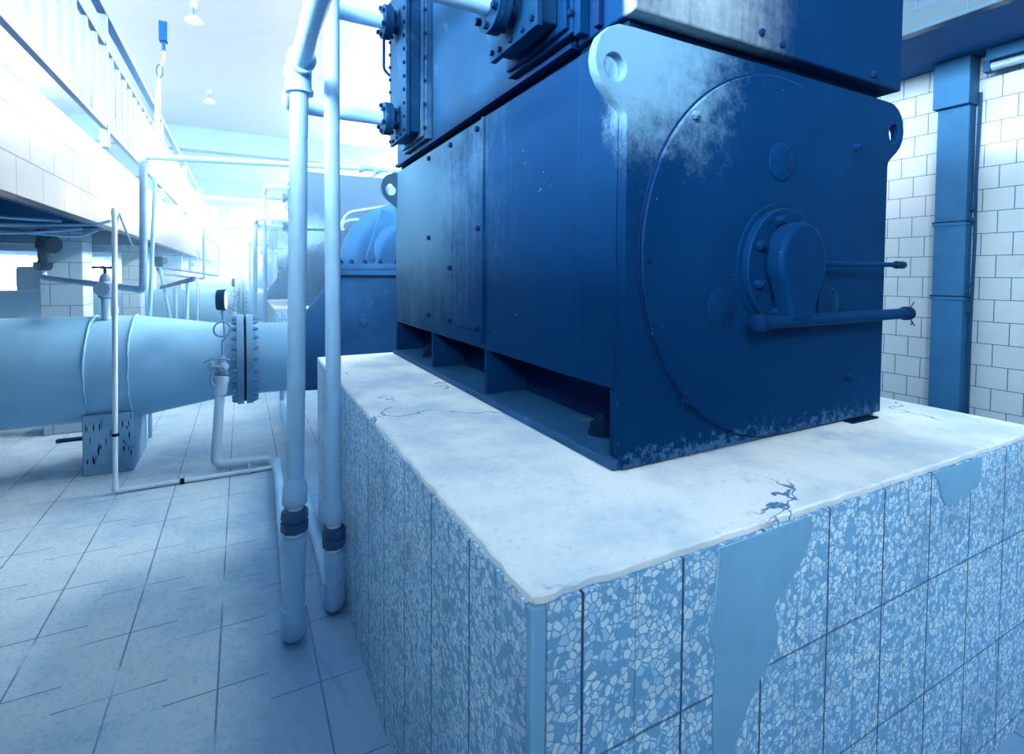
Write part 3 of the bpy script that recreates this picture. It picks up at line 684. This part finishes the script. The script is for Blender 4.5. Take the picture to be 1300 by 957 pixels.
# thin white pipe: upright before the walkway and along the floor
def thinpipe():
    o = thing('thin_pipe', 'thin white upright pipe standing in front of the concrete block', 'pipe', (-.82, 4.46, 0))
    bm = newbm(); tube(bm, bend([(-.796, 4.46, 2.02), (-.823, 4.46, .02), (.20, 4.46, .02)], .02, 4), .0165, 16); obj('pipe_tube', bm, 'white_pipe', o)
    for p, q in (((-.823, 4.46, .035), (-.822, 4.46, .10)), ((-.803, 4.46, 1.3), (-.8025, 4.46, 1.34))): obj('pipe_sleeve', cyl(newbm(), p, q, .020, 16), 'white_pipe', o)
    obj('pipe_clip', cyl(newbm(), (-.8155, 4.46, .42), (-.8152, 4.46, .44), .022, 16), 'black', o)
    obj('pipe_clip', cyl(newbm(), (-.43, 4.46, .02), (-.40, 4.46, .02), .021, 16), 'black', o)
    obj('top_elbow', tube(newbm(), bend([(-.796, 4.46, 1.99), (-.796, 4.46, 2.035), (-.79, 4.56, 2.03)], .03), .020, 14), 'white_pipe', o)
    for a, b in (((-.79, 4.55, 2.03), (-.78, 5.0, 1.80)), ((-.79, 4.55, 2.0), (-.86, 4.72, 1.80))): obj('stay_rod', cyl(newbm(), a, b, .007, 8), 'grey_pipe', o)
    obj('floor_bracket', bx(newbm(), .03, 4.435, .0, .045, 4.485, .07), 'white_pipe', o)
    return o
tp = thinpipe(); repeat(tp, ['thin white upright pipe at the second main, far down the aisle'], group='thin upright pipes')

# water feed: from the walkway underside, up the edge and across to the motor
def feed():
    o = thing('feed_pipe', 'grey blue feed pipe bent under the walkway and crossing overhead by the railing', 'pipe', (-.72, 5.1, 1.4))
    bm = newbm(); tube(bm, bend([(-1.655, 6.2, 1.66), (-1.66, 6.2, 1.535), (-.727, 5.1, 1.445), (-.712, 5.1, 2.525)], .05), .0285, 20); obj('lower_run', bm, 'grey_pipe', o)
    bm = newbm(); tube(bm, bend([(-.712, 5.1, 2.50), (-.711, 5.1, 2.545), (1.5, 5.1, 2.64)], .02), .026, 20); obj('overhead_run', bm, 'riser', o)
    bm = newbm(); lathe(bm, (-.711, 5.1, 2.50), (0, 0, 1), [(0, .034), (.02, .036), (.06, .036)], 16); obj('elbow', bm, 'riser', o)
    bm = newbm(); lathe(bm, (-1.655, 6.2, 1.60), (0, 0, 1), [(0, .04), (.005, .055), (.04, .07), (.075, .07), (.08, .05), (.10, .038), (.20, .04), (.21, .055), (.26, .055), (.265, .05), (.385, .05)], 14); v = obj('gate_valve', bm, 'black', o)
    bm = newbm(); cyl(bm, (-1.655, 6.2, 1.84), (-1.56, 6.1, 1.84), .014, 10); lathe(bm, (-1.565, 6.105, 1.84), (.7, -.7, 0), [(0, .02), (.0, .075), (.02, .08), (.035, .07), (.035, .02)], 20); obj('hand_wheel', bm, 'black', v)
    bm = newbm(); cyl(bm, (-.7, 5.1, 2.20), (-.7, 5.13, 2.20), .012, 8); obj('pipe_clamp', bm, 'grey_pipe', o)
    bm = newbm(); lathe(bm, (1.02, 5.1, 2.62), (1, 0, .04), [(0, .03), (.004, .045), (.05, .045), (.055, .03), (.16, .03), (.165, .045), (.21, .045), (.215, .03)], 16); obj('union_fitting', bm, 'grey_pipe', o)
    return o
fd = feed(); repeat(fd, ['second feed pipe frame, crossing over the second main', 'third feed pipe frame, tiny in the distance'], group='overhead feed pipes')

# lamp pole leaning up past the railing
o = thing('lamp_pole', 'slender pole with a dark box lamp on top beside the railing', 'lamp', (-.80, 5.85, 0))
obj('pole_tube', tube(newbm(), [(-.80, 5.85, .0), (-.785, 5.85, 1.2), (-.70, 5.85, 3.06), (-.685, 5.85, 3.35)], .017, 14), 'riser', o)
obj('pole_sleeve', cyl(newbm(), (-.70, 5.85, 3.05), (-.689, 5.85, 3.27), .022, 14), 'grey_pipe', o)
obj('lamp_wire', tube(newbm(), bend([(-.686, 5.85, 3.34), (-.68, 5.85, 3.52), (-.64, 5.85, 3.60), (-.64, 5.85, 3.72)], .05), .011, 10), 'grey_pipe', o)
obj('wire_hook', tube(newbm(), [(-.675 + .025 * math.cos(2 * PI * k / 20), 5.845, 3.50 + .06 * math.sin(2 * PI * k / 20)) for k in range(21)], .006, 8), 'darkpipe', o)
obj('lamp_neck', cyl(newbm(), (-.640, 5.85, 3.70), (-.640, 5.85, 3.78), .018, 12), 'darkpipe', o)
obj('lamp_box', bx(newbm(), -.675, 5.81, 3.78, -.605, 5.89, 3.965), 'darkpipe', o, bev=.006)

# ------------------------------------------------------------------ railing
rl = thing('railing', 'white steel railing with flat balusters along the walkway edge', 'railing', (-1.0, 2.0, 2.62))
Y0, Y1 = 2.0, 34.0
bm = newbm(); bx(bm, -1.035, Y0, 3.71, -.965, Y1, 3.765); obj('handrail', bm, 'railcap', rl, bev=.008)
bm = newbm(); bx(bm, -1.02, Y0, 3.455, -.98, Y1, 3.49); obj('middle_rail', bm, 'railcap', rl, bev=.003)
bm = newbm(); bx(bm, -1.02, Y0, 2.775, -.98, Y1, 2.81); obj('bottom_rail', bm, 'railcap', rl, bev=.003)
posts = [1.93 + 3.37 * k for k in range(10)]
for y in posts: obj('post', bx(newbm(), -1.03, y - .03, 2.622, -.97, y + .03, 3.71), 'rail', rl, bev=.003)
n = 0; bm_rest = newbm()
for k in range(1, 200):
    y = 1.93 + 3.37 * k / 12
    if k % 12 == 0 or y < 2.1 or y > Y1: continue
    if n < 96: obj('baluster', bx(newbm(), -1.015, y - .02, 2.81, -.985, y + .02, 3.455), 'rail', rl)
    else: bx(bm_rest, -1.015, y - .02, 2.81, -.985, y + .02, 3.455)
    n += 1
ob = obj('baluster', bm_rest, 'rail', rl); ob['kind'] = 'stuff'

# ------------------------------------------------------------------ right side: steel column, lamp tube
o = thing('steel_column', 'flat blue steel column against the white tiled wall', 'column', (5.3, 2.1, 0))
s = XW / 2.56
obj('column_shaft', bx(newbm(), 5.285, 1.99, 0, 5.398, 2.205, 3.0), 'steel', o, bev=.004)
obj('column_head', bx(newbm(), 5.225, 1.975, 3.0, 5.398, 2.22, 3.388), 'steel', o, bev=.006)
for z in (1.40, 2.02): 
    jb = obj('joint_band', bx(newbm(), 5.272, 1.982, z, 5.399, 2.213, z + .028), 'steel', o, bev=.003)
    obj('joint_line', bx(newbm(), 5.270, 1.981, z + .028, 5.399, 2.214, z + .038), 'black', jb)
for z in (1.30, 1.43, 1.52, 2.05, 2.14): obj('clip', bx(newbm(), 5.33, 1.955, z, 5.38, 1.989, z + .03), 'darkpipe', o, bev=.004)
obj('side_cable', tube(newbm(), [(5.385, 1.97, .0), (5.385, 1.972, 1.2), (5.388, 1.965, 1.9), (5.383, 1.97, 2.4), (5.386, 1.962, 3.1)], .012, 8), 'darkpipe', o)
o = thing('fluorescent_lamp', 'unlit tube lamp under the gallery beside the steel column', 'lamp', (5.3, 1.3, 3.25))
obj('lamp_tube', cyl(newbm(), (5.28, .2, 3.25), (5.28, 1.90, 3.25), .032, 20), 'tube', o)
obj('lamp_tray', bx(newbm(), 5.22, .2, 3.29, 5.34, 1.88, 3.388), 'steel', o, bev=.004)
for y in (.2, 1.86): obj('lamp_holder', bx(newbm(), 5.24, y, 3.21, 5.32, y + .04, 3.30), 'darkpipe', o, bev=.004)

# ------------------------------------------------------------------ ceiling lamps
for i, (x, y, lb) in enumerate(((-.66, 9.9, 'pendant lamp on the white ceiling, the nearer one'), (-.66, 14.4, 'small pendant lamp on the ceiling near the beam'))):
    o = thing('ceiling_lamp', lb, 'lamp', (x, y, ZC), 'ceiling lamps')
    obj('ceiling_rose', cyl(newbm(), (x, y, ZC - .001), (x, y, ZC - .05), .05, 16), 'lampglass', o)
    obj('lamp_rod', cyl(newbm(), (x, y, ZC - .05), (x, y, ZC - .18), .012, 8), 'railcap', o)
    obj('lamp_shade', lathe(newbm(), (x, y, ZC - .18), (0, 0, -1), [(0, .03), (.03, .06), (.10, .14), (.105, .14), (.105, .02)], 24), 'lampglass', o)

# ------------------------------------------------------------------ odds and ends under the walkway
o = thing('dark_cabinet', 'dark blue box standing beyond the second water main by the low window', 'box', (-3.97, 14.15, 0))
obj('box_body', bx(newbm(), -4.15, 13.9, 0, -3.78, 14.4, 1.66), 'darkpipe', o, bev=.01)
obj('box_lid', bx(newbm(), -4.17, 13.88, 1.661, -3.76, 14.42, 1.69), 'darkpipe', o, bev=.006)
wire_lb = ['loose cable sagging below the walkway, nearest the edge', 'loose cable slung across below the walkway', 'cable looped along the walkway underside by the pillar', 'thin cable crossing under the walkway toward the thin pipe']
for i, pts in enumerate(([(-2.6, 3.6, 1.97), (-2.0, 3.9, 1.92), (-1.5, 4.4, 1.95), (-1.2, 4.9, 1.97)], [(-3.2, 4.2, 1.97), (-2.2, 5.0, 1.90), (-1.7, 5.4, 1.88), (-1.25, 5.7, 1.97)],
                        [(-3.4, 5.7, 1.97), (-2.6, 5.6, 1.90), (-1.9, 5.75, 1.94), (-1.3, 5.8, 1.90), (-1.17, 5.85, 1.97)], [(-2.3, 4.6, 1.97), (-1.9, 5.1, 1.93), (-1.35, 5.2, 1.96), (-1.0, 4.9, 1.95), (-.82, 4.5, 1.96)])):
    P = [Vector(p) for p in pts]; sm = bend(P, .3, 5)
    tag(obj('cable', tube(newbm(), sm, .011, 8), 'riser', loc=pts[0]), wire_lb[i], 'cable', 'cables under the walkway')
def small_valve(x, y, z0, lb):
    o = thing('small_valve', lb, 'valve', (x, y, z0))
    obj('valve_pipe', cyl(newbm(), (x, y, z0), (x, y, z0 + .33), .03, 14), 'pvc', o)
    bm = newbm(); lathe(bm, (x, y, z0 + .17), (0, 0, 1), [(0, .03), (.01, .05), (.03, .05), (.05, .062), (.12, .062), (.14, .04), (.17, .04), (.2, .025)], 14); obj('valve_body', bm, 'grey_pipe', o)
    bm = newbm(); lathe(bm, (x, y - .07, z0 + .25), (0, -1, 0), [(0, .03), (.05, .03), (.05, .055), (.06, .055)], 14); obj('valve_flange', bm, 'brass', o)
    bm = newbm(); tube(bm, [(x + .075 * math.cos(2 * PI * k / 20), y + .075 * math.sin(2 * PI * k / 20), z0 + .42) for k in range(21)], .011, 8); cyl(bm, (x, y, z0 + .36), (x, y, z0 + .43), .012, 8); bx(bm, x - .07, y - .008, z0 + .415, x + .07, y + .008, z0 + .425); obj('hand_wheel', bm, 'black', o)
    return o
small_valve(-.985, 5.13, PZ + .411, 'small valve with hand wheel on top of the main, left of the thin pipe')
# angle-iron stand with tray beyond the main
o = thing('instrument_stand', 'angled steel stand with a dark tray between the two mains', 'stand', (-.75, 8.4, 0))
tl, tr = (-1.0, 8.3, 1.50), (-.62, 8.3, 1.60)
obj('tray', hull(newbm(), [(-.98, 8.15, 1.36), (-.98, 8.6, 1.36), (-.60, 8.15, 1.46), (-.60, 8.6, 1.46), (-.98, 8.15, 1.40), (-.98, 8.6, 1.40), (-.60, 8.15, 1.53), (-.60, 8.6, 1.53)]), 'darkpipe', o, bev=.004)
for a, b in (((-1.0, 8.3, 1.72), (-.74, 8.3, 0)), ((-.82, 8.3, 1.37), (-.80, 8.3, 0)), ((-.67, 8.3, 1.44), (-.72, 8.3, 0))): obj('leg', cyl(newbm(), a, b, .022, 10), 'riser', o)
obj('brace', cyl(newbm(), (-1.0, 8.3, 1.66), (-.30, 8.3, 1.54), .014, 8), 'grey_pipe', o)
obj('clamp', bx(newbm(), -1.05, 8.27, 1.66, -.96, 8.33, 1.80), 'black', o, bev=.006)
# loose steel bar on the floor behind the support block
tag(obj('floor_bar', bx(newbm(), -1.55, 6.02, 0, -.95, 6.07, .03), 'black', loc=(-1.3, 6.05, 0), bev=.004), 'dark steel bar lying on the floor behind the concrete block', 'bar')

# thin bright haze hanging in the deeper part of the hall
hm = bpy.data.materials.new('hall_haze'); hm.use_nodes = True; ht = hm.node_tree; ht.nodes.clear()
ho = ht.nodes.new('ShaderNodeOutputMaterial'); hv = ht.nodes.new('ShaderNodeVolumeScatter')
hv.inputs['Color'].default_value = (.38, .74, 1, 1); hv.inputs['Density'].default_value = .045; hv.inputs['Anisotropy'].default_value = .2
ht.links.new(hv.outputs[0], ho.inputs['Volume'])
hz = obj('haze', bx(newbm(), XL + .003, 4.3, -.05, XW - .003, YE - .003, 3.3), hm)
tag(hz, 'bright haze hanging in the far part of the hall', 'haze', kind='stuff')

# ------------------------------------------------------------------ light, world, camera
w = bpy.data.worlds.new('world'); SC.world = w; w.use_nodes = True
bg = w.node_tree.nodes['Background']; bg.inputs[0].default_value = (.75, .88, 1.0, 1); bg.inputs[1].default_value = .5

cam = bpy.data.cameras.new('camera'); co = bpy.data.objects.new('camera', cam); COL.objects.link(co); SC.camera = co
yaw, pitch, roll = math.radians(27.107), math.radians(-1.952), math.radians(.351)
f = Vector((math.sin(yaw) * math.cos(pitch), math.cos(yaw) * math.cos(pitch), math.sin(pitch)))
r = Vector((math.cos(yaw), -math.sin(yaw), 0)); u = r.cross(f)
R = r * math.cos(roll) + u * math.sin(roll); U = -r * math.sin(roll) + u * math.cos(roll)
co.matrix_world = Matrix(((R.x, U.x, -f.x, 0), (R.y, U.y, -f.y, 0), (R.z, U.z, -f.z, 1.6), (0, 0, 0, 1)))
cam.sensor_width = 36; cam.lens = 645 / 1300 * 36; cam.shift_x = 13 / 1300; cam.shift_y = -(478.5 - 369) / 1300; cam.clip_start = .02
for ob in bpy.data.objects:
    if '_b' in ob: del ob['_b']
SC.view_settings.view_transform = 'Standard'; SC.view_settings.look = 'None'; SC.view_settings.gamma = 1; SC.view_settings.exposure = 1.5
SC.view_settings.use_curve_mapping = False
SC.cycles.max_bounces = 8; SC.cycles.volume_bounces = 3
